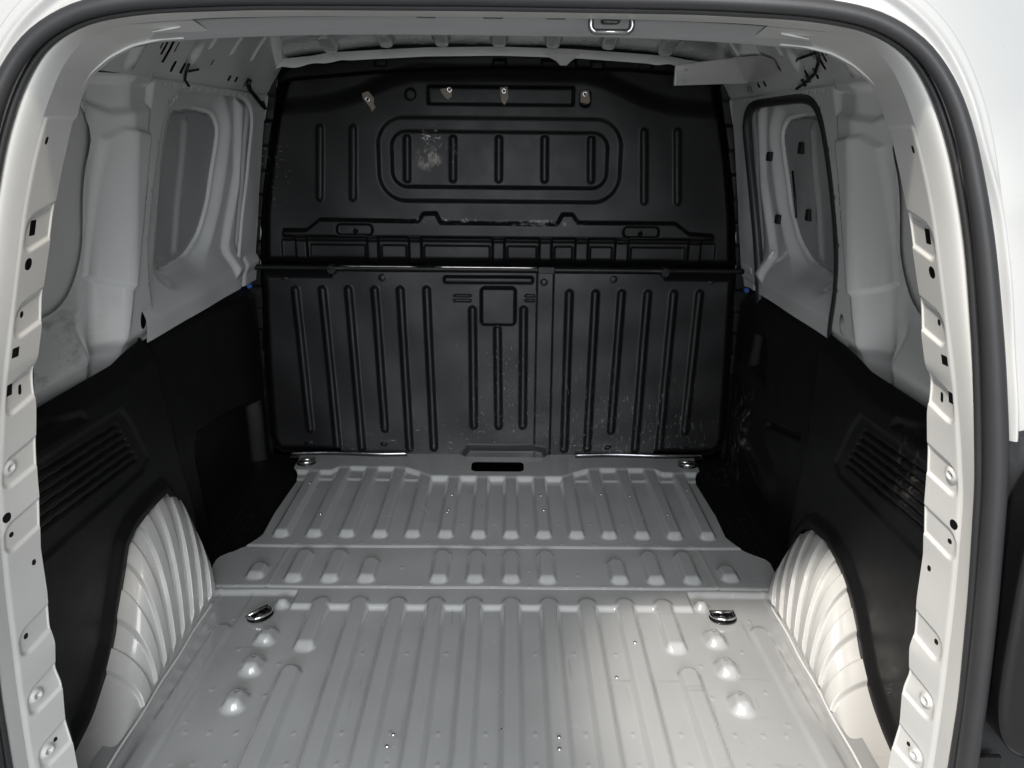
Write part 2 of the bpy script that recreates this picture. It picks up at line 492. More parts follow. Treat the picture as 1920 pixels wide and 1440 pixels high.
# panel in front of the bulkhead
front_ribs = [((x, 2.30), (x, 1.782)) for x in RIBX]
def ledge_y(x):
    return np.interp(np.abs(x), [0, 0.19, 0.285, 0.48, 0.502, 0.64], [2.103, 2.104, 2.166, 2.168, 2.138, 2.138])
def z_front(x, y):
    h = 0.0070+0.004*sstep((y-2.104)/0.010)+wav(x, y, 0.0006)
    for a, b in front_ribs:
        h = lerp(h, 0.0200+0*x, ribm(x, y, a, b, 0.0235))
    h = lerp(h, 0.0225+0*x, sstep((y-ledge_y(x)+0.004)/0.018))
    h -= 0.0035*sstep((1.7285-y)/0.005)
    return h+spots(x, y, [(x_, 1.74) for x_ in gaps+[-.42, .42, -.5, .5]]+[(x_, 1.845) for x_ in gaps]+[(-.48, 2.2), (-.41, 2.21), (.2, 2.2), (.33, 2.2), (.4, 2.2)])
slot_sd = lambda u, v: rect(u, v, -0.079, 2.146, 0.082, 2.217, 0.018)
sheet('floor_panel', van, 'floor', (-0.64, 0.64), (1.7225, 2.285), 0.0034, lambda u, v: (u, v, z_front(u, v)),
      cut=lambda u, v: np.maximum(np.abs(u)-half_w(v), -slot_sd(u, v)),
      labels=[('floor_rib', (lambda a, b: (lambda u, v: np.maximum(cap(u, v, a, b, 0.024), v-ledge_y(u))))(a, b), None) for a, b in front_ribs]
             +[('raised_ledge', lambda u, v: ledge_y(u)-v, None)], toward=(0, 0, 1),
      label='grey ribbed floor sheet ending at the black bulkhead')
sheet('latch_well', van, 'gloss_black', (-0.13, 0.13), (2.08, 2.50), 0.01, lambda u, v: (u, v, 0*u-0.035+0.08*sstep((v-2.30)/.15)), toward=(0, 0, 1), label='black latch slot in the floor ledge')
# metal flange tabs against the bulkhead foot
for x0, x1 in ((-0.655, -0.285), (0.245, 0.655)):
    sheet('floor_flange', van, 'dark_chrome', (x0, x1), (0, 0.018), (0.006, 0.003),
          lambda u, v: (u, 2.262+0.004*np.sin(u*21)-0.010*sstep((0.010-v)/0.010)+v*0.08, 0.018+v),
          cut=lambda u, v, a=x0, b=x1: rect(u, v, a, -0.05, b, 0.013, 0.012), toward=(0, -1, 0))
# black step wells at either side of the floor sheet
for s in (-1, 1):
    def z_step(u, v):
        h = -0.014+0.004*sstep((u-0.70)/0.03)
        for k in range(7):
            h += 0.003*np.exp(-((u-0.60-0.018*k-0.02*(2.2-v))/0.003)**2)
        for k in range(3):
            h += 0.006*S(box(u, v, 0.655+0.012*k, 1.78+0.07*k, 0.014, 0.004, 0.003), 0.003)
        return h
    sheet('step_mat', van, 'trim', (0.575, 0.79), (1.50, 2.34), 0.005, lambda u, v, s=s: (s*u, v, z_step(u, v)), toward=(0, 0, 1),
          label='black plastic step mat beside the floor sheet')

# sealer bead where each arch meets the floor
for s in (-1, 1):
    tube('sealer_bead', [(s*(0.6275+0.0012*math.sin(y*37)), y, -0.0075+0.002*sstep(np.array((y-1.5)/.05))) for y in np.linspace(0.72, 1.50, 60)], 0.0022, 'skin', van, seg=6)

# small bright fixings on the floor
for x, y, z in ((-.163, 1.087, .006), (-.170, 1.060, .006), (.124, 1.082, .007), (.123, 1.055, .007), (.026, 1.106, .0), (.296, 1.345, .006), (.247, 1.255, -.008),
                (-.125, 1.99, .020), (-.127, 1.90, .020), (-.131, 1.885, .020), (.127, 1.99, .020), (.132, 1.90, .0205), (.30, 2.0, .0205), (.38, 1.99, .0205), (-.47, 1.87, .020), (-.30, 1.88, .012), (.467, 1.88, .020), (-.545, 2.06, .020), (.552, 2.03, .020)):
    V, F = [], []
    for j, (rr, zz) in enumerate(((0.0035, 0), (0.003, 0.0015), (0.0015, 0.0024))):
        for k in range(8):
            V.append((x+rr*math.cos(k*PI/4), y+rr*math.sin(k*PI/4), z+zz))
    for j in range(2):
        for k in range(8):
            F.append((j*8+k, j*8+(k+1) % 8, j*8+8+(k+1) % 8, j*8+8+k))
    F.append(tuple(range(16, 24)))
    mesh_obj('rivet', V, F, 'chrome', floor_rear)

# ------------------------------------------------------------------ wheel arches
ARCH = {
 -1: dict(b=[0.70, 0.95, 1.06, 1.13, 1.201, 1.242, 1.287, 1.330, 1.374, 1.426, 1.470, 1.520, 1.555],
          t=[(0.72, -.02), (1.00, -.012), (1.10, 0.0), (1.17, 0.035), (1.223, .085), (1.297, .178), (1.363, .242), (1.445, .256), (1.523, .254), (1.585, .225), (1.625, .165), (1.640, .085), (1.645, -.01)]),
  1: dict(b=[0.70, 0.95, 1.06, 1.13, 1.203, 1.248, 1.293, 1.334, 1.379, 1.422, 1.464, 1.520, 1.555],
          t=[(0.72, -.02), (1.00, -.02), (1.10, -.008), (1.17, 0.020), (1.229, .070), (1.307, .142), (1.365, .176), (1.445, .188), (1.523, .174), (1.585, .140), (1.630, .095), (1.650, .045), (1.655, -.02)])}
for s in (-1, 1):
    A = ARCH[s]
    kn = np.arange(len(A['b']), dtype=float)
    # ease the control rows so the shell has no kinks
    uu = np.linspace(0, len(kn)-1, 400)
    def eased(vals):
        q = np.interp(uu, kn, vals)
        for _ in range(260):
            q[1:-1] = (q[:-2]+2*q[1:-1]+q[2:])/4
        return q
    by, ty, tz = eased(A['b']), eased([p[0] for p in A['t']]), eased([p[1]-0.010 for p in A['t']])
    def arch_pos(u, v, s=s, by=by, ty=ty, tz=tz):
        b = np.interp(u, uu, by); t1 = np.interp(u, uu, ty); z1 = np.interp(u, uu, tz)
        vv = np.clip(v, 0, 1)
        a = vv*PI/2
        x = 0.634+0.081*(1-np.cos(a)**1.0)
        y = lerp(b, t1, vv**1.25)
        z = -0.012+(z1+0.012)*np.sin(a)**0.85
        ext = np.maximum(v-1, 0)
        x = x+ext*0.25; z = z+ext*0.01
        # radial flutes: a raised band between each pair of control rows
        fl = np.zeros(u.shape)
        for k in range(4, 12):
            c = k-0.30
            fl += sstep((u-(c-0.30))/0.07)*(1-sstep((u-(c+0.20))/0.10))
        fade = sstep((v-0.02)/0.06)
        d = 0.0085*fl*fade
        nx, nz = np.cos(a), np.sin(a)
        return (s*(x-d*nx), y-d*0.25, z+d*nz)
    labs = [('flute', (lambda k: (lambda u, v: np.maximum(np.abs(u-(k-0.34))-0.34, v-1.3)))(k), None) for k in range(4, 12)]
    sheet('wheel_arch', van, 'arch', (0, 12), (0, 1.35), (0.0165, 0.022), arch_pos, labels=labs, toward=(-s, 0, 0.6),
          label='white fluted wheel arch shell bulging through the black side trim')

# ------------------------------------------------------------------ black side trims
CUT = {-1: [(0.5, -.3), (0.5, -.05), (1.00, -.03), (1.064, -.012), (1.127, .004), (1.19, .049), (1.227, .083), (1.26, .13), (1.30, .183), (1.332, .229), (1.368, .246), (1.44, .253), (1.515, .252), (1.545, .215), (1.59, .115), (1.62, .02), (1.63, -.3)],
        1: [(0.5, -.3), (0.5, -.05), (1.00, -.035), (1.077, -.022), (1.13, -.010), (1.178, .017), (1.212, .043), (1.267, .104), (1.307, .14), (1.365, .172), (1.442, .187), (1.525, .172), (1.565, .148), (1.61, .09), (1.635, .0), (1.64, -.3)]}
def trim_top(y): return np.interp(y, [0.8, 1.43, 1.50, 1.56, 1.64, 1.70], [0.566, 0.566, 0.577, 0.583, 0.588, 0.590])
GRO = [(0.457-0.0186*k, 1.392+0.0105*k) for k in range(6)]
for s in (-1, 1):
    cutp = CUT[s]
    def fr_edge(z): return np.interp(z, [-.05, .118, .19, .35, .53, .6], [1.70, 1.687, 1.672, 1.63, 1.60, 1.585]) if s < 0 else np.interp(z, [-.05, .133, .349, .471, .58], [1.70, 1.685, 1.655, 1.665, 1.660])
    def trim_d(y, z, cutp=cutp, fr=fr_edge):
        d = 0.0*y
        # rolled top: leans outward over the last 4 cm, a crease where the ledge starts
        top = trim_top(y)
        d += 0.020*sstep((z-(top-0.045))/0.05)
        # shoulder scoop under the ledge near the door
        d += 0.008*S(poly(y, z, [(0.8, .553), (1.20, .553), (1.29, .53), (1.30, .50), (0.8, .52)]), 0.02)
        # louvre field
        d += 0.0045*S(poly(y, z, [(0.82, .505), (1.41, .490), (1.44, .455), (1.495, .345), (1.46, .325), (0.82, .335)]), 0.012)
        for z0, y1 in GRO:
            d += 0.0065*S(cap(y, z, (0.80, z0+0.035), (y1, z0), 0.0038), 0.0030)
        # flare round the wheel arch
        sd = poly(y, z, cutp)
        d -= 0.014*S(sd-0.040, 0.030)
        # front edge turns outward to the door trim
        d += 0.060*sstep((y-(fr(z)-0.022))/0.024)
        return d+wav(y, z, 0.0008)
    labs = [('louvre_slat', (lambda k: (lambda y, z: np.maximum(np.abs(z-(0.457+0.0093-0.0186*k)-0.035*(1.39-y)/0.6)-0.0052, np.maximum(y-1.385-0.01*k, 0.82-y))))(k), None) for k in range(7)]
    sheet('side_trim', van, 'trim', (0.84, 1.71), (-0.05, 0.60), 0.0028, lambda y, z, s=s, f=trim_d: (s*(0.716+f(y, z)), y, z),
          cut=lambda y, z, c=cutp: np.maximum(-poly(y, z, c), z-trim_top(y)), labels=labs, toward=(-s, 0, 0),
          label='black plastic side trim with louvred field and wheel-arch cut-out')

def door_top(y, s):
    if s < 0: return np.interp(y, [1.5, 1.66, 1.97, 2.28, 2.36], [0.60, 0.607, 0.592, 0.562, 0.556])
    return np.interp(y, [1.5, 1.64, 1.80, 2.05, 2.11, 2.15, 2.22, 2.36], [0.612, 0.613, 0.608, 0.604, 0.609, 0.600, 0.575, 0.55])
for s in (-1, 1):
    def dtrim(y, z, s=s):
        d = 0.0*y
        top = door_top(y, s)
        d += 0.035*sstep((z-(top-0.055))/0.06)
        if s < 0:
            d += 0.045*S(poly(y, z, [(1.765, .23), (1.79, .29), (1.93, .272), (2.08, .25), (2.16, .235), (2.30, .20), (2.30, -.05), (1.80, -.05)]), 0.03)
        else:
            d += 0.022*S(poly(y, z, [(2.02, .33), (2.03, .42), (2.08, .478), (2.17, .46), (2.19, .345)]), 0.018)
            d -= 0.020*S(cap(y, z, (1.92, 0.10), (2.16, 0.16), 0.075), 0.05)
            d += 0.028*S(cap(y, z, (1.98, 0.10), (2.12, 0.13), 0.038), 0.03)
            d += 0.014*S(cap(y, z, (1.75, 0.30), (1.98, 0.245), 0.012), 0.012)
        d += 0.02*sstep((2.34-y-0.10)/-0.05) if False else 0
        return d+wav(y, z, 0.001)
    labs = [('door_pocket', lambda y, z: poly(y, z, [(1.765, .23), (1.79, .29), (1.93, .272), (2.08, .25), (2.16, .235), (2.25, .20), (2.25, -.05), (1.80, -.05)]), None)] if s < 0 else \
           [('pull_pocket', lambda y, z: poly(y, z, [(2.02, .33), (2.03, .42), (2.08, .478), (2.17, .46), (2.19, .345)]), None), ('corner_boss', lambda y, z: cap(y, z, (1.92, 0.10), (2.16, 0.16), 0.075), None)]
    sheet('door_trim', van, 'trim', (1.60, 2.33), (-0.04, 0.62), 0.004, lambda y, z, s=s, f=dtrim: (s*(0.742+f(y, z)), y, z),
          cut=lambda y, z, s=s: z-door_top(y, s), labels=labs, toward=(-s, 0, 0),
          label='black door trim with a deep open pocket' if s < 0 else 'black sliding-door trim, scuffed along its front edge')

# ------------------------------------------------------------------ painted side walls above the trims
def wx(z): return 0.735-0.154*(z-0.58)
QUART = [(0.5, .70), (1.25, .688), (1.335, .69), (1.375, .703), (1.40, .725), (1.42, .757), (1.432, .78), (1.436, .82), (1.432, .845), (1.438, .90), (1.442, .935), (1.456, .952), (1.464, .972), (1.462, .996), (1.448, 1.025), (1.432, 1.045), (1.37, 1.058), (0.5, 1.06)]
DOOR = [(1.655, .50), (1.655, .60), (1.622, .66), (1.605, .74), (1.613, .83), (1.635, .93), (1.665, 1.01), (1.69, 1.055), (1.73, 1.074), (1.80, 1.079), (2.12, 1.078), (2.20, 1.068), (2.235, 1.04), (2.215, .93), (2.19, .80), (2.175, .68), (2.18, .5)]
def smooth_poly(pts, n=160, it=12):
    p = resample(list(pts)+[pts[0]], n)[:-1]
    for _ in range(it):
        p = (np.roll(p, 1, 0)+2*p+np.roll(p, -1, 0))/4
    return [tuple(q) for q in p]
QUART_S = resample(QUART, 90, 2)
QUART_S = [tuple(q) for q in QUART_S]
DOOR_S = smooth_poly(DOOR)
PIL_HOLES = [(1.587, .949, .0035), (1.578, .913, .0035), (1.572, .890, .005), (1.565, .864, .008), (1.557, .810, .0035)]
def wall_d(y, z):
    """outward depth of the inner wall pressing"""
    # shelf that runs out below the quarter opening
    quarter = 1-sstep((y-1.36)/0.10)
    d = quarter*0.050*sstep((z-0.565)/0.13)
    # C pillar: crest at 1.54, face falling back to the quarter opening
    d += (1-quarter)*0.052*(1-sstep((y-1.445)/0.085))
    # flat raised field on the pillar
    fld = poly(y, z, [(1.432, .735), (1.47, .715), (1.535, .690), (1.56, .76), (1.585, .90), (1.59, .995), (1.50, 1.005), (1.47, .985)])
    d -= 0.008*S(fld, 0.009)
    # upper gusset
    d += 0.012*S(poly(y, z, [(1.37, 1.09), (1.62, 1.09), (1.60, 1.035), (1.49, 1.02), (1.40, 1.06)]), 0.016)
    # strip with the holes, folding back towards the door opening
    d += 0.004*sstep((y-1.545-0.16*(z-0.8))/0.015)
    d += 0.005*S(poly(y, z, DOOR_S)-0.010, 0.010)
    # foot flares in towards the trim
    d += 0.010*sstep((0.600-z)/0.03)
    for wy, wz in WELDS:
        d = d+0.0016*S(np.hypot(y-wy, z-wz)-0.0062, 0.005)
    return d+wav(y, z, 0.0008)
WELDS = [(y-0.012*math.cos(a_), z+0.010*math.sin(a_)) for (y, z), a_ in [(DOOR_S[i], 0.4) for i in range(0, len(DOOR_S), 7)] if 0.62 < z < 1.08 and y < 1.75]
WELDS += [(y, 1.086) for y in np.arange(1.66, 2.2, 0.045)]
for s in (-1, 1):
    def cutw(y, z, s=s):
        c = np.maximum(-poly(y, z, QUART_S), -poly(y, z, DOOR_S))
        for hy, hz, r in PIL_HOLES:
            c = np.maximum(c, -(np.hypot(y-hy, (z-hz)*0.8)-r))
        c = np.maximum(c, -(np.hypot((y-1.583), (z-0.622)*0.60)-0.0135))
        c = np.maximum(c, np.interp(y, [.9, 1.58, 1.62, 1.66], [.53, .53, .550, .568])-z)
        return c
    sheet('side_wall', van, 'wall', (0.90, 2.33), (0.525, 1.094), 0.0036, lambda y, z, s=s: (s*(wx(z)+wall_d(y, z)), y, z), cut=cutw,
          labels=[('pillar', lambda y, z: np.maximum(np.maximum(1.44-y, y-1.70), 0.0*y-1), None)], toward=(-s, 0, 0),
          label='grey painted inner wall pressing with pillar and quarter opening')
    sheet('pillar_hole_shade', van, 'trim', (1.535, 1.70), (0.585, 0.975), 0.006, lambda y, z, s=s: (s*(wx(z)+0.016), y, z), cut=lambda y, z: 0.003-poly(y, z, DOOR_S), toward=(-s, 0, 0))  # black sheet standing in for the shade inside the pillar holes
    # outer skin seen through the quarter opening
    sheet('outer_skin', van, 'skin', (0.88, 1.66), (0.56, 1.12), 0.01, lambda y, z, s=s: (s*(wx(z)+0.055+0.004*np.sin((z-.56)*4.5)+wav(y, z, .0012)), y, z), toward=(-s, 0, 0),
          label='dull grey outer skin behind the quarter opening')

# roof rail above each wall
CANT_HOLES = [(1.676, 1.119, .006, .010), (1.722, 1.119, .006, .010), (1.852, 1.141, .003, .006), (1.994, 1.117, .008, .006), (2.044, 1.117, .008, .006), (2.125, 1.112, .005, .009), (2.15, 1.113, .005, .008),
              (1.578, 1.153, .003, .010), (1.595, 1.150, .005, .016), (1.620, 1.144, .006, .022), (1.645, 1.152, .0025, .009)]
def cant_pos(y, z, s):
    t = (z-1.09)/0.13
    x = wx(1.09)-0.012*sstep(t*2)-0.075*np.clip(t, 0, 2)**1.6
    d = 0.010*S(box(y, z, 1.74, 1.150, 0.028, 0.026, 0.02), 0.022)-0.010*S(box(y, z, 1.49, 1.145, 0.024, 0.05, 0.02), 0.02)
    for yy in (1.80, 1.93, 2.08):
        d = d-0.006*S(box(y, z, yy, 1.19, 0.006, 0.03, 0.004), 0.006)
    # drop edge above the door
    d = d+0.004*S(box(y, z, 2.0, 1.098, 0.4, 0.006, 0.003), 0.004)+wav(y, z, 0.0015)
    return s*(x+d), y, z
for s in (-1, 1):
    def cutc(y, z):
        c = -np.ones(y.shape)
        for hy, hz, a, b in CANT_HOLES:
            c = np.maximum(c, -box(y, z, hy, hz, a, b, 0.001))
        return c
    sheet('roof_rail', van, 'wall', (0.90, 2.34), (1.092, 1.26), 0.0034, lambda y, z, s=s: cant_pos(y, z, s), cut=cutc, toward=(-s, 0, -.3),
          label='grey roof rail pressing pierced with small slots')
    sheet('rail_slot_shade', van, 'gloss_black', (0.90, 2.34), (1.08, 1.27), 0.03, lambda y, z, s=s: (s*(wx(1.09)+0.03-0.2*(z-1.08)+.04), y, z), toward=(-s, 0, 0))  # black sheet that paints the shade seen through the rail slots

# side panel (one side) and sliding door (other side), both behind the opening
WIN = smooth_poly([(1.82, 1.035), (1.95, 1.044), (2.08, 1.036), (2.118, 1.005), (2.105, .94), (2.065, .82), (2.01, .74), (1.94, .700), (1.78, .690), (1.75, .71), (1.78, .90)], 120, 5)
def panel_d(y, z, s):
    d = 0.040+0*y
    w_ = poly(y, z, WIN)
    d += 0.018*S(w_-0.055, 0.045)              # bevelled surround
    d += 0.006*S(w_, 0.010)+0.012*np.exp(-(w_/0.0035)**2)
    d -= 0.006*np.exp(-((y-1.90-0.12*(z-0.9))/0.012)**2)*S(w_+0.01, 0.02)
    # rounded post towards the bulkhead
    d -= 0.014*S(poly(y, z, [(2.175, 1.09), (2.19, .90), (2.15, .78), (2.11, .68), (2.13, .60), (2.40, .60), (2.40, 1.09)]), 0.035)
    d += 0.006*np.exp(-((y-2.245+0.10*(1.0-z))/0.012)**2)
    # sill sloping in
    d -= 0.045*sstep((0.705-z)/0.10)
    return d+wav(y, z, 0.0014)
left_panel = sheet('side_panel', van, 'wall', (1.58, 2.32), (0.57, 1.10), 0.0038, lambda y, z: (-(wx(z)+panel_d(y, z, -1)), y, z),
      labels=[('window_blank', lambda y, z: poly(y, z, WIN), 'blank')], toward=(1, 0, 0), label='grey pressed side panel with blanked window shape')
door = sheet('sliding_door', van, 'wall', (1.56, 2.32), (0.57, 1.10), 0.0038, lambda y, z: ((wx(z)+panel_d(y, z, 1)+0.012), y, z),
      labels=[('window_blank', lambda y, z: poly(y, z, WIN), 'blank')], toward=(-1, 0, 0), label='grey inner face of the sliding door with blanked window')
sealp = [(wx(z)+0.012, y, z) for y, z in DOOR_S]
tube('weather_seal', sealp, 0.0125, 'rubber', door, closed=True, seg=10, label='black rubber seal framing the sliding door')
for y, z, a, b in ((2.16, .945, .013, .012), (2.11, .785, .013, .012), (1.985, .970, .013, .014), (1.95, .812, .012, .014)):
    d0 = float(panel_d(np.array(y), np.array(z), 1))
    prism('foam_pad', rrect(0, 0, a, b, 0.002, 2), 0.010, ((wx(z)+d0+0.014, y, z), (0, 1, 0), (0, 0, 1), (-1, 0, 0)), 'bumper', door, bev=0.002)
tube('door_rod', [(wx(.92)+0.062, 2.02, .915), (wx(.85)+0.062, 2.01, .85), (wx(.81)+0.060, 1.995, .80)], 0.003, 'gloss_black', door, seg=6)
tube('grip_rod', [(wx(z)+0.030, y, z) for y, z in ((2.10, .70), (2.17, .66), (2.20, .63))], 0.004, 'wall', door, seg=6)
# blue plugs on the front posts
for s in (-1, 1):
    V, F = [], []
    prism('plug', [(0.008*math.cos(k*PI/6), 0.008*math.sin(k*PI/6)) for k in range(12)], 0.012, ((s*0.757, 2.335, 0.549), (1, 0, 0), (0, 0, 1), (0, -1, 0)), 'blue', van, bev=0.003, label='small blue plug on the front post')
# vertical front posts between wall and bulkhead
for s in (-1, 1):
    def post(u, v, s=s):
        x = 0.727+0.0*u-np.interp(v, [0.5, .62, .76, .92, 1.07, 1.17], [-.02, 0.0, .012, .04, .078, .10])
        return s*(x+u+0.004*np.sin(v*60)*(u < 0.004)), 2.305+0.055*sstep(1-u/0.035)-0.03*sstep((u-.05)/.02), v
    sheet('door_post', van, 'jamb', (0.0, 0.075), (0.56, 1.20), 0.005, post, toward=(0, -1, 0), label='pale folded post edge beside the bulkhead')

# ------------------------------------------------------------------ roof
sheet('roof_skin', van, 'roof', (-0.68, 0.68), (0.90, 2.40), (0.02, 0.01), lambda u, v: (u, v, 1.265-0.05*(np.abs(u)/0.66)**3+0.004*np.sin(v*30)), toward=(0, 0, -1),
      label='inner face of the roof skin, its shade put into the paint')
bowx = [-0.455, -0.305, -0.155, -0.0, 0.145, 0.295, 0.45]
def bow_pos(u, v):
    z = 1.262-0.030*sstep((v-2.16)/0.17)-0.050*(np.abs(u)/0.64)**3
    for bx in bowx:
        z = z-0.018*S(cap(u, v, (bx, 1.9), (bx, 2.270), 0.024), 0.0075)
    return u, v, z+wav(u, v, 0.0015)
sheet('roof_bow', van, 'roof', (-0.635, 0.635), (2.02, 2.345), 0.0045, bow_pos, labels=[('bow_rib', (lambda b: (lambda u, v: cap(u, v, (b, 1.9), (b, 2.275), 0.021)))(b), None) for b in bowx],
      toward=(0, -0.3, -1), label='ribbed roof bow above the bulkhead, its shade put into the paint')
# pale lip along the top of the bulkhead
def lip(u, v):
    zt = 1.214-0.022*(np.abs(u)/0.36)**2*(np.abs(u) < 5)
    zt = np.interp(np.abs(u), [0, .2, .36, .47, .52, .60, .655], [1.224, 1.220, 1.211, 1.204, 1.195, 1.187, 1.168])
    return u, 2.300+0.010*(1-v)**2, zt-0.024*v+0.003*np.sin(u*70)*sstep((np.abs(u)-.4)/.05)*v
sheet('roof_lip', van, 'lip', (-0.645, 0.645), (0, 1), (0.006, 0.12), lip, toward=(0, -1, -.3), label='pale painted lip across the top of the bulkhead')
prism('lip_tongue', [(0.118, 0.012), (0.225, 0.012), (0.196, -0.008), (0.186, -0.018), (0.168, -0.018), (0.158, -0.008)], 0.006, ((0, 2.306, 1.195), (1, 0, 0), (0, 0, 1), (0, -1, 0)), 'jamb', van, bev=0.002, label='pale tongue hanging from the roof lip')

# ------------------------------------------------------------------ outer shell of the load bay, closed at the front by the cab
for s in (-1, 1):
    sheet('body_side', van, 'body', (0.93, 2.55), (-0.35, 1.30), 0.03, lambda y, z, s=s: (s*(0.90-0.10*sstep((z-.55)/.9)), y, z), toward=(s, 0, 0), label='white outer side panel of the van')
sheet('roof_outer', van, 'body', (-0.86, 0.86), (0.93, 2.55), 0.03, lambda u, v: (u, v, 1.345-0.06*(np.abs(u)/0.86)**3), toward=(0, 0, 1), label='white outer roof panel of the van')
sheet('cab_trim', van, 'trim', (-0.92, 0.92), (-0.35, 1.36), 0.05, lambda u, v: (u, 2.52+0*u, v), toward=(0, -1, 0), label='dark cab lining behind the bulkhead')
sheet('underbody', van, 'trim', (-0.92, 0.92), (0.72, 2.54), 0.05, lambda u, v: (u, v, -0.10+0*u), toward=(0, 0, -1), label='dark underbody below the cargo floor')

# ------------------------------------------------------------------ rear door opening: jambs, header, seal, outer body
SEAL = [(0.645, -0.06), (0.640, 0.10), (0.633, 0.22), (0.616, 0.416), (0.598, 0.562), (0.589, 0.63), (0.581, 0.675), (0.554, 0.786), (0.526, 0.883), (0.512, 0.926), (0.479, 1.012), (0.453, 1.056), (0.423, 1.084), (0.379, 1.109), (0.331, 1.119), (0.25, 1.124), (0.15, 1.1255), (0.0, 1.126)]
CA = [(0.622, -0.06), (0.620, 0.10), (0.616, 0.2), (0.609, 0.32), (0.591, 0.478), (0.571, 0.62), (0.552, 0.712), (0.536, 0.781), (0.51, 0.88), (0.496, 0.924), (0.474, 0.983), (0.448, 1.035), (0.417, 1.076), (0.37, 1.098), (0.31, 1.106), (0.206, 1.110), (0.103, 1.1105), (0.0, 1.111)]
CB = [(0.618, -0.06), (0.616, 0.10), (0.612, 0.19), (0.605, 0.302), (0.592, 0.452), (0.576, 0.59), (0.559, 0.663), (0.539, 0.739), (0.497, 0.878), (0.483, 0.923), (0.462, 0.977), (0.447, 1.008), (0.431, 1.039), (0.412, 1.068), (0.385, 1.089), (0.35, 1.098), (0.261, 1.1045), (0.156, 1.107), (0.0, 1.1075)]
CC = [(0.592, -0.06), (0.590, 0.10), (0.589, 0.163), (0.593, 0.208), (0.587, 0.266), (0.592, 0.292), (0.585, 0.335), (0.588, 0.357), (0.582, 0.413), (0.579, 0.479), (0.568, 0.548), (0.564, 0.587), (0.559, 0.623), (0.549, 0.677), (0.548, 0.700), (0.545, 0.722), (0.536, 0.738), (0.525, 0.775), (0.518, 0.811), (0.499, 0.871), (0.488, 0.908), (0.47, 0.957), (0.447, 1.014), (0.440, 1.032), (0.423, 1.055), (0.399, 1.072), (0.373, 1.084), (0.34, 1.091), (0.273, 1.095), (0.109, 1.0965), (0.0, 1.098)]
NS = 420
def by_angle(pts, sm):
    """resample by a shared parameter: distance along the opening measured on the seal line"""
    return resample(pts, NS, sm)
sS, sA, sB, sC = by_angle(SEAL, 60), by_angle(CA, 40), by_angle(CB, 40), by_angle(CC, 3)
tt = np.linspace(0, 1, NS)
def curve(arr, u): return np.interp(u, tt, arr[:, 0]), np.interp(u, tt, arr[:, 1])
JH = [(0.25, 0.711, .0075, .0080, 0), (0.62, 0.704, .0030, .0065, 1), (0.27, 0.756, .0060, .0060, 0), (0.42, 0.798, .0030, .0040, 1), (0.37, 0.856, .0065, .0068, 1), (0.45, 0.895, .0055, .0085, 0), (0.27, 0.987, .0026, .0040, 1),
      (0.17, 0.549, .0060, .0065, 1), (0.30, 0.521, .0036, .0036, 1), (0.77, 0.466, .0034, .0042, 1), (0.40, 0.369, .0036, .0042, 1), (0.70, 0.186, .0030, .0034, 1)]      # (across, height, half sizes, round)
JP = [(0.32, 0.611), (0.42, 0.275), (0.47, 0.180)]       # round bosses
TABS = [(0.55, 0.893), (0.55, 0.795), (0.52, 0.702), (0.50, 0.608), (0.45, 0.522), (0.55, 0.367), (0.55, 0.273), (0.60, 0.180)]
def jamb_xz(u, v):
    bx, bz = curve(sB, u); cx, cz = curve(sC, u)
    return lerp(bx, cx, v), lerp(bz, cz, v)
JW = 0.060
def jamb_pos(u, v, s):
    x, z = jamb_xz(u, v)
    d = np.zeros(u.shape)
    for (hv, hz) in TABS:
        d += 0.0035*S(box(v*JW, z-0.25*(v-hv)*JW, hv*JW+0.016, hz, 0.040, 0.022, 0.016), 0.006)
    for (hv, hz) in JP:
        rr = np.hypot((v-hv)*JW, z-hz)
        d -= 0.0045*S(rr-0.0115, 0.005)-0.006*S(rr-0.0045, 0.003)
    low = sstep((1.012-z)/0.004)*sstep((x-0.40)/0.02)
    d -= 0.0020*low*sstep(v/0.12)
    y = 0.835+JW*v+0.010*(1-low)*v
    return s*(x+d), y+d*0.3, z
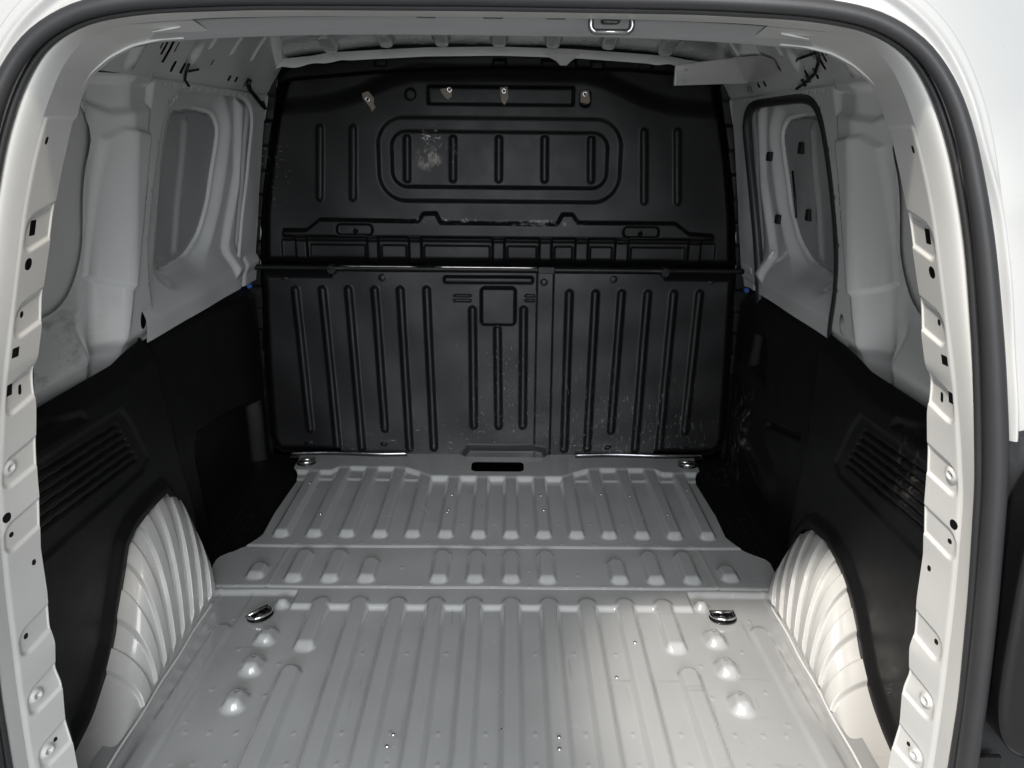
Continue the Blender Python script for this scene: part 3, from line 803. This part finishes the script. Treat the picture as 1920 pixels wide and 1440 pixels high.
for s in (-1, 1):
    def cutj(u, v):
        x, z = jamb_xz(u, v)
        c = -np.ones(u.shape)
        for hv, hz, a, b, rd in JH:
            c = np.maximum(c, -box(v*JW, z, hv*JW, hz, a, b, min(a, b)*(0.95 if rd else 0.15)))
        return c
    sheet('door_jamb', van, 'jamb', (0, 0.82), (0, 1), (0.00105, 0.032), lambda u, v, s=s: jamb_pos(u, v, s), cut=cutj, toward=(-s, -1, 0),
          label='pale pressed door jamb with punched holes and scalloped edge')
    # black sheet put in as the shade inside the jamb holes
    def back(u, v, s=s):
        x, z = jamb_xz(u, v*0.85)
        return s*(x+0.028), 0.838+0.107*v, z
    sheet('jamb_hole_shade', van, 'trim', (0, 0.80), (0, 1), (0.02, 0.2), back, toward=(-s, 0, 0))
    # folded inner edge of the jamb
    tube('jamb_hem', [(s*(float(x)+0.0012), 0.835+JW+0.001, float(z)) for x, z in sC[:336]], 0.0016, 'jamb', van, seg=6)
    # bright rolled flange between seal and jamb
    def flange(u, v, s=s):
        ax, az = curve(sA, u); bx, bz = curve(sB, u)
        k = 0.010*np.sin(v*PI)
        return s*lerp(ax, bx, v), lerp(0.812, 0.836, v)-k, lerp(az, bz, v)
    sheet('rolled_flange', van, 'jamb', (0, 1), (0, 1), (0.003, 0.1), flange, toward=(0, -1, 0), label='bright rolled flange inside the door seal')
    # outer body around the opening
    def outer(u, v, s=s):
        x, z = curve(sS, u)
        dx = np.gradient(sS[:, 0]); dz = np.gradient(sS[:, 1])
        l = np.hypot(dx, dz); nx, nz = np.interp(u, tt, dz/l), np.interp(u, tt, -dx/l)
        o = 0.30*v
        top = sstep((z-0.90)/0.10)
        y = 0.800+0.018*sstep(v/0.10)+0.10*v*v-0.010*np.exp(-((v-0.13+0.03*top)/0.018)**2)+0.014*sstep((v-0.15)/0.03)
        y = y+top*(0.016*sstep((v-0.16)/0.02)+0.0*u)*sstep((v-.1)/.05)+0.0012*np.sin(u*70+v*20)
        return s*(x-0.014+nx*o), y, z+nz*o
    sheet('body_shell', van, 'body', (0, 1), (0, 1), (0.004, 0.006), outer,
          cut=lambda u, v: np.maximum(0.665-0.35*v*0-(np.interp(u, tt, sS[:, 1])), -1), toward=(0, -1, 0), label='glossy white outer body around the rear opening')

# header across the top
def header(u, v):
    prof_y = np.interp(v, [0, .12, .2, .8, .9, 1.0], [0.836, 0.842, 0.850, 0.905, 0.93, 1.02])
    prof_z = np.interp(v, [0, .12, .2, .8, .9, 1.0], [1.1075, 1.1095, 1.1085, 1.0985, 1.105, 1.19])
    drop = 0.0
    z = prof_z-0.016*(np.abs(u)/0.40)**3.0
    sl = 0
    for a in (-0.055, 0.012, 0.075):
        sl = np.maximum(sl, S(box(u, v, a, 0.16, 0.011, 0.035, 0.004), 0.003))
    return u, prof_y+0.006*sl+wav(u, v, 0.0004), z
sheet('rear_header', van, 'header', (-0.40, 0.40), (0, 1), (0.004, 0.02), header, toward=(0, -1, -.5), label='header panel above the rear opening, white paint darkened for its shade')
for a in (-0.055, 0.012, 0.075):
    prism('header_slot', rrect(0, 0, 0.010, 0.0012, 0.001, 2), 0.002, ((a, 0.847, 1.1087), (1, 0, 0), (0, -.17, .98), (0, -1, 0)), 'gloss_black', van)
for s in (-1, 1):
    tube('weld_bead', [(s*0.335, 0.862, 1.094), (s*0.305, 0.858, 1.0985)], 0.0012, 'jamb', van, seg=6)
    tube('weld_bead', [(s*0.335, 0.853, 1.0975), (s*0.312, 0.851, 1.1005)], 0.0010, 'jamb', van, seg=6)

# rubber seal: outer bulb and inner lip
def full(arr, y):
    r_ = [(x, y, z) for x, z in arr]
    l_ = [(-x, y, z) for x, z in arr[::-1]][1:]
    return r_+l_
mid = (sS*0.56+sA*0.44)
def seal_r(pts, k): return [k*float(np.interp(p[2], [0.0, 0.70, 0.90, 1.06, 1.126], [1.0, 1.0, 0.80, 0.62, 0.66])) for p in pts]
sp_ = full(mid[::3], 0.792)
seal = tube('door_seal', sp_, seal_r(sp_, 0.0125), 'rubber', van, seg=14, label='black rubber seal running round the rear opening')
sp_ = full((sS*0.08+sA*0.92)[::3], 0.806)
tube('seal_lip', sp_, seal_r(sp_, 0.0055), 'rubber', seal, seg=10)
sp_ = full((sS*0.93+sA*0.07)[::3], 0.800)
tube('seal_skirt', sp_, seal_r(sp_, 0.0055), 'rubber', seal, seg=10)

# striker loop in the header
hk = tube('striker_loop', [(x, 0.842, z) for x, z in rrect(0.130, 1.1050, 0.0205, 0.0088, 0.006)], 0.0030, 'dark_chrome', van, closed=True, seg=10, label='dark chrome striker loop on the header')
prism('striker_pin', rrect(0, 0, 0.010, 0.004, 0.0035), 0.008, ((0.130, 0.856, 1.1085), (1, 0, 0), (0, 0, 1), (0, -1, 0)), 'gloss_black', hk, bev=0.002)
tube('striker_bar', [(0.114, 0.8395, 1.0962), (0.146, 0.8395, 1.0962)], 0.0012, 'chrome', hk, seg=6)

# bumper end and black lamp housing low beside the opening
def bmp(u, v):
    z = lerp(-0.06, 0.665, v)
    x0 = np.interp(z, sS[:, 1][:330], sS[:, 0][:330])
    return x0-0.012+u, 0.806+0.020*sstep(u/0.03)+0.05*u*u*4-0.01*sstep((v-.97)/.03)*-1, z+0.02*u
for s in (-1, 1):
    sheet('bumper_corner', van, 'bumper', (0, 0.34), (0, 1), (0.008, 0.02), lambda u, v, s=s: (lambda p: (s*p[0], p[1], p[2]))(bmp(u, v)), toward=(0, -1, 0), label='dark grey plastic body corner below the white panel')
    def lampbox(u, v, s=s):
        th = u*2*PI
        # superellipse outline, domed towards the camera
        cx_, cz_, hx, hz = 0.72, 0.455, 0.095, 0.20
        k = 1-v
        px = np.sign(np.cos(th))*np.abs(np.cos(th))**0.5*hx*np.minimum(1, k*1.6)*1.0
        pz = np.sign(np.sin(th))*np.abs(np.sin(th))**0.5*hz*np.minimum(1, k*1.6)
        tilt = (cz_+pz-0.45)*-0.10
        return s*(cx_+px-tilt*-0.6), 0.822-0.050*sstep(v/0.45)+0.012*sstep((v-.62)/.1), cz_+pz
    sheet('lamp_housing', van, 'gloss_black', (0, 1), (0, 0.97), (0.008, 0.03), lampbox, toward=(0, -1, 0), label='glossy black housing on the body corner')
    vent = prism('pull_cup', rrect(0, 0, 0.020, 0.014, 0.003, 2), 0.006, ((s*0.662, 0.815, 0.215), (1, 0, 0), (0, 0, 1), (0, -1, 0)), 'gloss_black', van, bev=0.002)

# ------------------------------------------------------------------ bulkhead partition
bk = thing('bulkhead', 'black ribbed bulkhead partition closing off the front of the cargo bay', 'partition', (0, 2.34, 0.0))
UP_OUT = [(-.735, .600), (-.730, .62), (-.717, .77), (-.689, .92), (-.655, 1.065), (-.635, 1.14), (-.60, 1.168), (-.36, 1.193), (0, 1.204), (.36, 1.198), (.61, 1.172), (.640, 1.145), (.650, 1.09), (.689, .928), (.717, .775), (.732, .63), (.735, .600)]
RAIL = [(-.65, .719), (-.578, .720), (-.536, .752), (-.243, .749), (-.228, .772), (-.184, .773), (-.171, .745), (.172, .745), (.187, .773), (.223, .773), (.240, .749), (.530, .750), (.573, .719), (.65, .713), (.652, .692), (-.653, .692)]
TABX = [(-.617, -.578), (-.400, -.362), (-.275, -.232), (-.021, .020), (.121, .163), (.230, .273), (.351, .396), (.573, .616)]
UR_IN = [((-.270, .981), (-.273, .864)), ((-.135, .981), (-.137, .866)), ((-.001, .982), (-.001, .867)), ((.133, .983), (.135, .867)), ((.269, .983), (.273, .867))]
UR_OUT = [((-.519, 1.006), (-.532, .810)), ((-.423, 1.006), (-.433, .811)), ((.420, 1.005), (.432, .808)), ((.517, 1.006), (.532, .808))]
def bulk_up(x, z):
    h = 0.0*x
    # the band above the shoulder stands back
    zs = np.interp(np.abs(x), [0, .24, .30, .42, .50, .70], [1.150, 1.148, 1.135, 1.085, 1.065, 1.05])
    h -= 0.020*sstep((z-zs+0.02)/0.06)
    zf = np.interp(x, [-.66, -.594, -.358, 0, .368, .505, .66], [1.115, 1.135, 1.156, 1.172, 1.170, 1.160, 1.12])
    h -= 0.014*sstep((z-zf)/0.008)
    for cx_, hw in ((-.47, .018), (-.34, .018), (0.0, .020), (0.17, .05), (.28, .020), (.42, .020)):
        h += 0.006*S(box(x, z, cx_, 1.187, hw, 0.012, 0.002), 0.004)
    # stepped window blank
    h -= 0.009*S(box(x, z, 0.0015, .9205, .362, .1245, .085), 0.014)
    h -= 0.010*S(box(x, z, 0.0015, .9215, .323, .0845, .050), 0.012)
    for a, b in UR_IN+UR_OUT:
        h += 0.0065*S(cap(x, z, a, b, 0.0135), 0.0105)
    h += 0.012*S(rect(x, z, -.208, 1.070, .216, 1.127, 0.006), 0.010)
    h += 0.006*S(np.hypot(x+0.254, z-1.100)-0.018, 0.006)
    h -= 0.008*S(box(x, z, .247, 1.094, .016, .024, .012), 0.006)
    # rail with two slots
    h += 0.020*S(poly(x, z, RAIL), 0.010)
    for cx_ in (-.431, .427):
        h -= 0.012*S(box(x, z, cx_, .7185, .056, .0195, .017), 0.006)
        h -= 0.012*S(np.hypot(x-cx_, z-.713)-0.006, 0.003)
    # recessed cells between tabs under the rail
    h -= 0.006*S(rect(x, z, -.66, .60, .66, .687, .008), 0.005)
    for i, (a, b) in enumerate(TABX):
        h += 0.012*S(rect(x, z, a, .58, b, .700, .001), 0.005)
        if i < len(TABX)-1:
            h -= 0.005*S(rect(x, z, b+0.005, .61, TABX[i+1][0]-0.005, .672, .002), 0.003)
    # edges roll back
    edge = -poly(x, z, UP_OUT)
    h -= 0.035*(1-sstep(edge/0.035))*(z < 1.13)
    return h+wav(x, z, 0.0012)
capl = lambda nm, L, r: [(nm, (lambda a, b: (lambda u, v: cap(u, v, a, b, r)))(a, b), None) for a, b in L]
ulabs = [('window_blank', lambda x, z: box(x, z, 0.0015, .9205, .362, .1245, .085), None),
         ('window_blank_panel', lambda x, z: box(x, z, 0.0015, .9215, .323, .0845, .050), None)]
ulabs += capl('rib', UR_IN+UR_OUT, 0.0125)
ulabs += [('cross_rail', lambda x, z: poly(x, z, RAIL), None)]
ulabs += [('slot', (lambda c: (lambda x, z: box(x, z, c, .7185, .056, .0195, .017)))(c), None) for c in (-.431, .427)]
ulabs += [('tab', (lambda a, b: (lambda x, z: rect(x, z, a, .58, b, .694, .001)))(a, b), None) for a, b in TABX]
ulabs += [('raised_plate', lambda x, z: rect(x, z, -.208, 1.070, .216, 1.127, 0.006), None)]
up_panel = sheet('upper_panel', bk, 'bulk', (-.74, .74), (.600, 1.206), 0.0031, lambda x, z: (x, 2.360-bulk_up(x, z), z), cut=lambda x, z: poly(x, z, UP_OUT), labels=ulabs, toward=(0, -1, 0),
      label='black upper bulkhead panel with a stepped window blank')

LR = [((-.611, .543), (-.592, .104)), ((-.530, .544), (-.507, .046)), ((-.452, .545), (-.430, .043)), ((-.372, .545), (-.355, .106)), ((-.295, .546), (-.279, .043)), ((-.216, .547), (-.202, .044)),
      ((.214, .540), (.212, .042)), ((.293, .540), (.285, .045)), ((.372, .541), (.358, .105)), ((.451, .541), (.437, .044)), ((.530, .541), (.514, .047)), ((.608, .542), (.592, .105))]
CR = [((-.078, .488), (-.075, .118)), ((-.002, .428), (.003, .119)), ((.077, .489), (.079, .120))]
FOOT = [(-.135, -.02), (-.130, .010), (-.094, .056), (.115, .058), (.152, .050), (.166, .010), (.168, -.02)]
LOW_OUT = [(-.735, .62), (-.742, .30), (-.742, .07), (-.728, .025), (-.695, .004), (.695, .004), (.733, .03), (.745, .08), (.742, .30), (.735, .62)]
def bulk_lo(x, z):
    h = 0.0*x
    for a, b in LR+CR:
        h += 0.0075*S(cap(x, z, a, b, 0.0145), 0.0115)
    h += 0.013*S(box(x, z, 0.0, .4985, .0555, .0605, .015), 0.009)
    h += 0.010*S(rect(x, z, -.166, .565, .107, .591, .008), 0.008)
    for a, b, zz in ((-.135, -.081, .529), (-.135, -.081, .5155), (.080, .113, .531), (.080, .113, .5165)):
        h += 0.004*S(rect(x, z, a, zz-.005, b, zz+.005, .002), 0.004)
    h += 0.0035*S(rect(x, z, .116, -.05, .168, .64, .001), 0.0025)
    h += 0.020*S(poly(x, z, FOOT), 0.016)
    h -= 0.004*S(rect(x, z, -.085, .044, .112, .050, .001), 0.002)
    for cx_, cz_ in ((-.348, .582), (-.644, .583), (.346, .583), (.137, .573), (.643, .583)):
        h += 0.0025*S(np.hypot(x-cx_, z-cz_)-0.011, 0.004)
    for cx_, cz_ in ((-.60, .056), (-.36, .056), (.35, .05), (.59, .05)):
        h += 0.005*S(box(x, z, cx_, cz_, .010, .006, .002), 0.004)
    edge = -poly(x, z, LOW_OUT)
    h -= 0.050*(1-sstep(edge/0.045))*(np.abs(x) > 0.5)
    return h+wav(x, z, 0.0016)
llabs = capl('rib', LR+CR, 0.0135)+[('latch_cover', lambda x, z: box(x, z, 0.0, .4985, .0555, .0605, .015), None), ('top_bar', lambda x, z: rect(x, z, -.166, .565, .107, .591, .008), None),
        ('seam_strip', lambda x, z: np.maximum(rect(x, z, .116, -.05, .168, .64, .001), -poly(x, z, FOOT)), None), ('foot_ramp', lambda x, z: poly(x, z, FOOT), 'foot')]
lo_panel = sheet('lower_panel', bk, 'bulk', (-.75, .75), (.004, .612), 0.0031, lambda x, z: (x, 2.275+0.058*z-bulk_lo(x, z)+0.045*sstep((z-.600)/.014), z), cut=lambda x, z: poly(x, z, LOW_OUT), labels=llabs, toward=(0, -1, 0),
      label='black lower bulkhead panel with vertical ribs, scratched low down')
# bead along the joint of the two panels
def bead_z(x): return 0.612+0.010*math.exp(-((abs(x)-0.496)/0.03)**2)*0-0.004*math.cos(x*2)
tube('ledge_bead', [(x, 2.300-0.006*math.exp(-((abs(x)-0.496)/0.02)**2), 0.611) for x in np.linspace(-.733, .733, 90)], 0.0085, 'bulk', bk, seg=10, label='black rolled bead across the middle of the bulkhead')
tube('worn_edge', [(x, 2.2945, 0.6172) for x in np.linspace(-.19, .118, 12)], 0.0022, 'steel', bk, seg=6, label='bare metal scrape along the bead')
for a, b in ((-.47, -.22), ):
    tube('worn_edge', [(x, 2.2945, 0.6172) for x in np.linspace(-.47, -.24, 8)], 0.0012, 'steel', bk, seg=6)
for x in (-.496, .497):
    prism('stud', [(0.017*math.cos(k*PI/8), 0.017*math.sin(k*PI/8)) for k in range(16)], 0.016, ((x, 2.303, 0.607), (1, 0, 0), (0, 0, 1), (0, -1, 0)), 'bulk', bk, bev=0.005, smooth=False)
prism('bead_clip', rrect(0, 0, 0.026, 0.010, 0.003, 3), 0.014, ((.143, 2.302, 0.611), (1, 0, 0), (0, 0, 1), (0, -1, 0)), 'bulk', bk, bev=0.003)
# side flanges with fixing tabs
for s in (-1, 1):
    def flg(u, v, s=s):
        x = np.interp(v, [0, .3, .62, .77, .92, 1.07, 1.16], [.735, .735, .722, .705, .675, .64, .62])
        return s*(x+u), 2.345-0.006*sstep(np.sin(v*46)*3+0.5)+0*u, v
    sheet('side_flange', bk, 'bulk', (0, 0.05), (-0.03, 1.15), (0.006, 0.004), flg, toward=(0, -1, 0))
# torn bracket plates with rivets along the top
BR = [(-.376, 1.086, [(-.016, .016), (.002, .022), (.018, .004), (.016, -.012), (.022, -.022), (.010, -.034), (.006, -.022), (-.014, .002)], (0, 0)),
      (-.145, 1.109, [(-.024, .006), (.004, .010), (.010, .010), (.010, -.014), (-.002, -.022), (-.010, -.016), (-.018, -.006)], (.004, .004)),
      (.013, 1.107, [(-.012, .014), (.010, .016), (.014, -.014), (.002, -.034), (-.008, -.022)], (0, 0.004)),
      (.245, 1.102, [(-.013, .016), (.010, .018), (.016, -.016), (.010, -.022), (-.013, -.018)], (0, 0.004))]
for x, z, ol, (rx, rz) in BR:
    yy = 2.3465 if abs(x) < 0.2 else 2.366 if x > 0 else 2.358
    b_ = prism('bracket_plate', ol[::-1], 0.005, ((x, yy, z), (1, 0, 0), (0, 0, 1), (0, -1, 0)), 'copper', bk, bev=0.001)
    ring = [(x+rx+0.0056*math.cos(k*PI/8), yy-0.006, z+rz+0.0056*math.sin(k*PI/8)) for k in range(16)]
    tube('rivet_ring', ring, 0.0022, 'chrome', b_, closed=True, seg=8)
    prism('rivet_bore', [(0.0042*math.cos(k*PI/6), 0.0042*math.sin(k*PI/6)) for k in range(12)], 0.0015, ((x+rx, yy-0.005, z+rz), (1, 0, 0), (0, 0, 1), (0, -1, 0)), 'gloss_black', b_)

# ------------------------------------------------------------------ tie-down rings
def ring_thing(at, rz, label, lying):
    t = thing('tie_down_ring', label, 'tie-down ring', at, 'cargo floor tie-down rings')
    x0, y0, z0 = at
    cs, sn = math.cos(rz), math.sin(rz)
    def W(p): return (x0+cs*p[0]-sn*p[1], y0+sn*p[0]+cs*p[1], z0+p[2])
    # dished cup
    V, F = [], []
    prof = [(0.030, 0.0005), (0.027, 0.003), (0.022, 0.001), (0.012, -0.003), (0.0, -0.0035)]
    n = 20
    for r, z in prof:
        for k in range(n):
            V.append(W((r*math.cos(2*PI*k/n), 0.8*r*math.sin(2*PI*k/n), z)))
    for j in range(len(prof)-1):
        for k in range(n):
            F.append((j*n+k, j*n+(k+1) % n, (j+1)*n+(k+1) % n, (j+1)*n+k))
    mesh_obj('cup', V, F, 'gloss_black' if lying else 'dark_chrome', t)
    arc = [(0.025*math.cos(a), -0.020*math.sin(a)*1.0, 0.006+0.004*math.sin(a)) for a in np.linspace(0, PI, 16)]
    arc = [(0.025, 0.012, 0.006)]+arc+[(-0.025, 0.012, 0.006)]
    tube('loop', [W(p) for p in arc], 0.0036, 'chrome', t, seg=10)
    tube('hinge_bar', [W((-0.027, 0.012, 0.006)), W((0.027, 0.012, 0.006))], 0.0042, 'chrome', t, seg=10)
    prism('bolt_head', [(x, y) for x, y in [(0.0075*math.cos(k*PI/3), 0.0075*math.sin(k*PI/3)) for k in range(6)]], 0.005, (W((0, 0, -0.0035)), (1, 0, 0), (0, 1, 0), (0, 0, 1)), 'steel', t, bev=0.001)
    return t
ring_thing((-.503, 1.444, -0.004), 0.9, 'chrome tie-down ring, turned askew, on the floor nearest the left wheel arch', True)
ring_thing((.504, 1.447, -0.004), 0.0, 'chrome tie-down ring lying square on the floor nearest the right wheel arch', True)
ring_thing((-.588, 2.195, 0.024), 0.2, 'tie-down ring at the bulkhead foot, left end of the floor ledge', False)
ring_thing((.590, 2.197, 0.024), 0.0, 'tie-down ring at the bulkhead foot, right end of the floor ledge', False)

# ------------------------------------------------------------------ loose bracket and wiring at the roof rails
ba = thing('bracket_arm', 'pale grey sheet-metal bracket arm jutting from the right roof rail', 'bracket', (.62, 2.12, 1.14))
def arm(u, v):
    # flat bar folded from the rail towards the middle of the van
    z0 = np.interp(u, [0, 1], [1.119, 1.126]); z1 = np.interp(u, [0, 1], [1.166, 1.190])
    x = lerp(0.455, 0.652, u); y = 2.13-0.02*u+0.004*np.sin(v*PI)
    return x, y, lerp(z0, z1, v)
sheet('arm_plate', ba, 'jamb', (0, 1), (0, 1), (0.05, 0.1), arm, toward=(0, -1, 0))
sheet('arm_back', ba, 'jamb', (0, 1), (0, 1), (0.05, 0.1), lambda u, v: tuple(a+b for a, b in zip(arm(u, v), (0, 0.012, 0))), toward=(0, 1, 0))
prism('arm_end', [(-.006, -.0235), (.006, -.0235), (.006, .0235), (-.006, .0235)], 0.004, ((.457, 2.136, 1.1425), (0, 1, 0), (0, 0, 1), (-1, 0, 0)), 'skin', ba)
def plate(u, v):
    y = lerp(2.11, 1.845, u); zc = lerp(1.155, 1.146, u); hz = np.interp(u, [0, .8, 1], [.030, .024, .012])
    z = zc+(v-.5)*2*hz
    x, _, _ = cant_pos(y, z, 1)
    return x-0.006, y, z
sheet('rail_plate', ba, 'jamb', (0, 1), (0, 1), (0.04, 0.1), plate, toward=(-1, 0, 0))

for x_, z_ in ((.480, 1.156), (.480, 1.130), (.600, 1.150)):
    prism('screw_head', [(0.0035*math.cos(k*PI/4), 0.0035*math.sin(k*PI/4)) for k in range(8)], 0.0035, ((x_, 2.129, z_), (1, 0, 0), (0, 0, 1), (0, -1, 0)), 'steel', ba, bev=0.001)
tube('folded_edge', [(.456, 2.128, 1.167), (.55, 2.121, 1.178), (.650, 2.110, 1.190)], 0.0022, 'jamb', ba, seg=6)

def rail_pts(L, s, off=0.008):
    out = []
    for y, z in L:
        x, _, _ = cant_pos(np.array(y, float), np.array(z, float), s)
        out.append((float(x)-s*off, y, z))
    return out
def cable(label, L, s, r, branches, group='wiring clipped to the roof rails'):
    t = thing('wiring_cable', label, 'cable', rail_pts(L[:1], s)[0], group)
    tube('cord', rail_pts(L, s), r, 'gloss_black', t, seg=8)
    for br in branches:
        tube('clip', rail_pts(br, s, 0.010), r*0.9, 'gloss_black', t, seg=8)
    return t
cable('short black cable tie sprouting from a slot in the left roof rail', [(1.722, 1.128), (1.728, 1.112), (1.742, 1.098), (1.752, 1.086)], -1, 0.003, [[(1.73, 1.114), (1.775, 1.121)]])
cable('thick black plug lead running down to the left front post', [(2.125, 1.114), (2.17, 1.10), (2.22, 1.08), (2.26, 1.062)], -1, 0.006, [[(2.12, 1.122), (2.125, 1.105)], [(2.255, 1.072), (2.27, 1.055)]])
cable('black wiring harness sagging along the right roof rail', [(1.60, 1.172), (1.603, 1.150), (1.612, 1.136), (1.66, 1.118), (1.73, 1.104), (1.79, 1.096)], 1, 0.0035, [[(1.595, 1.168), (1.59, 1.142)], [(1.607, 1.150), (1.70, 1.148), (1.735, 1.147)], [(1.70, 1.119), (1.70, 1.104)], [(1.735, 1.112), (1.735, 1.098)]])
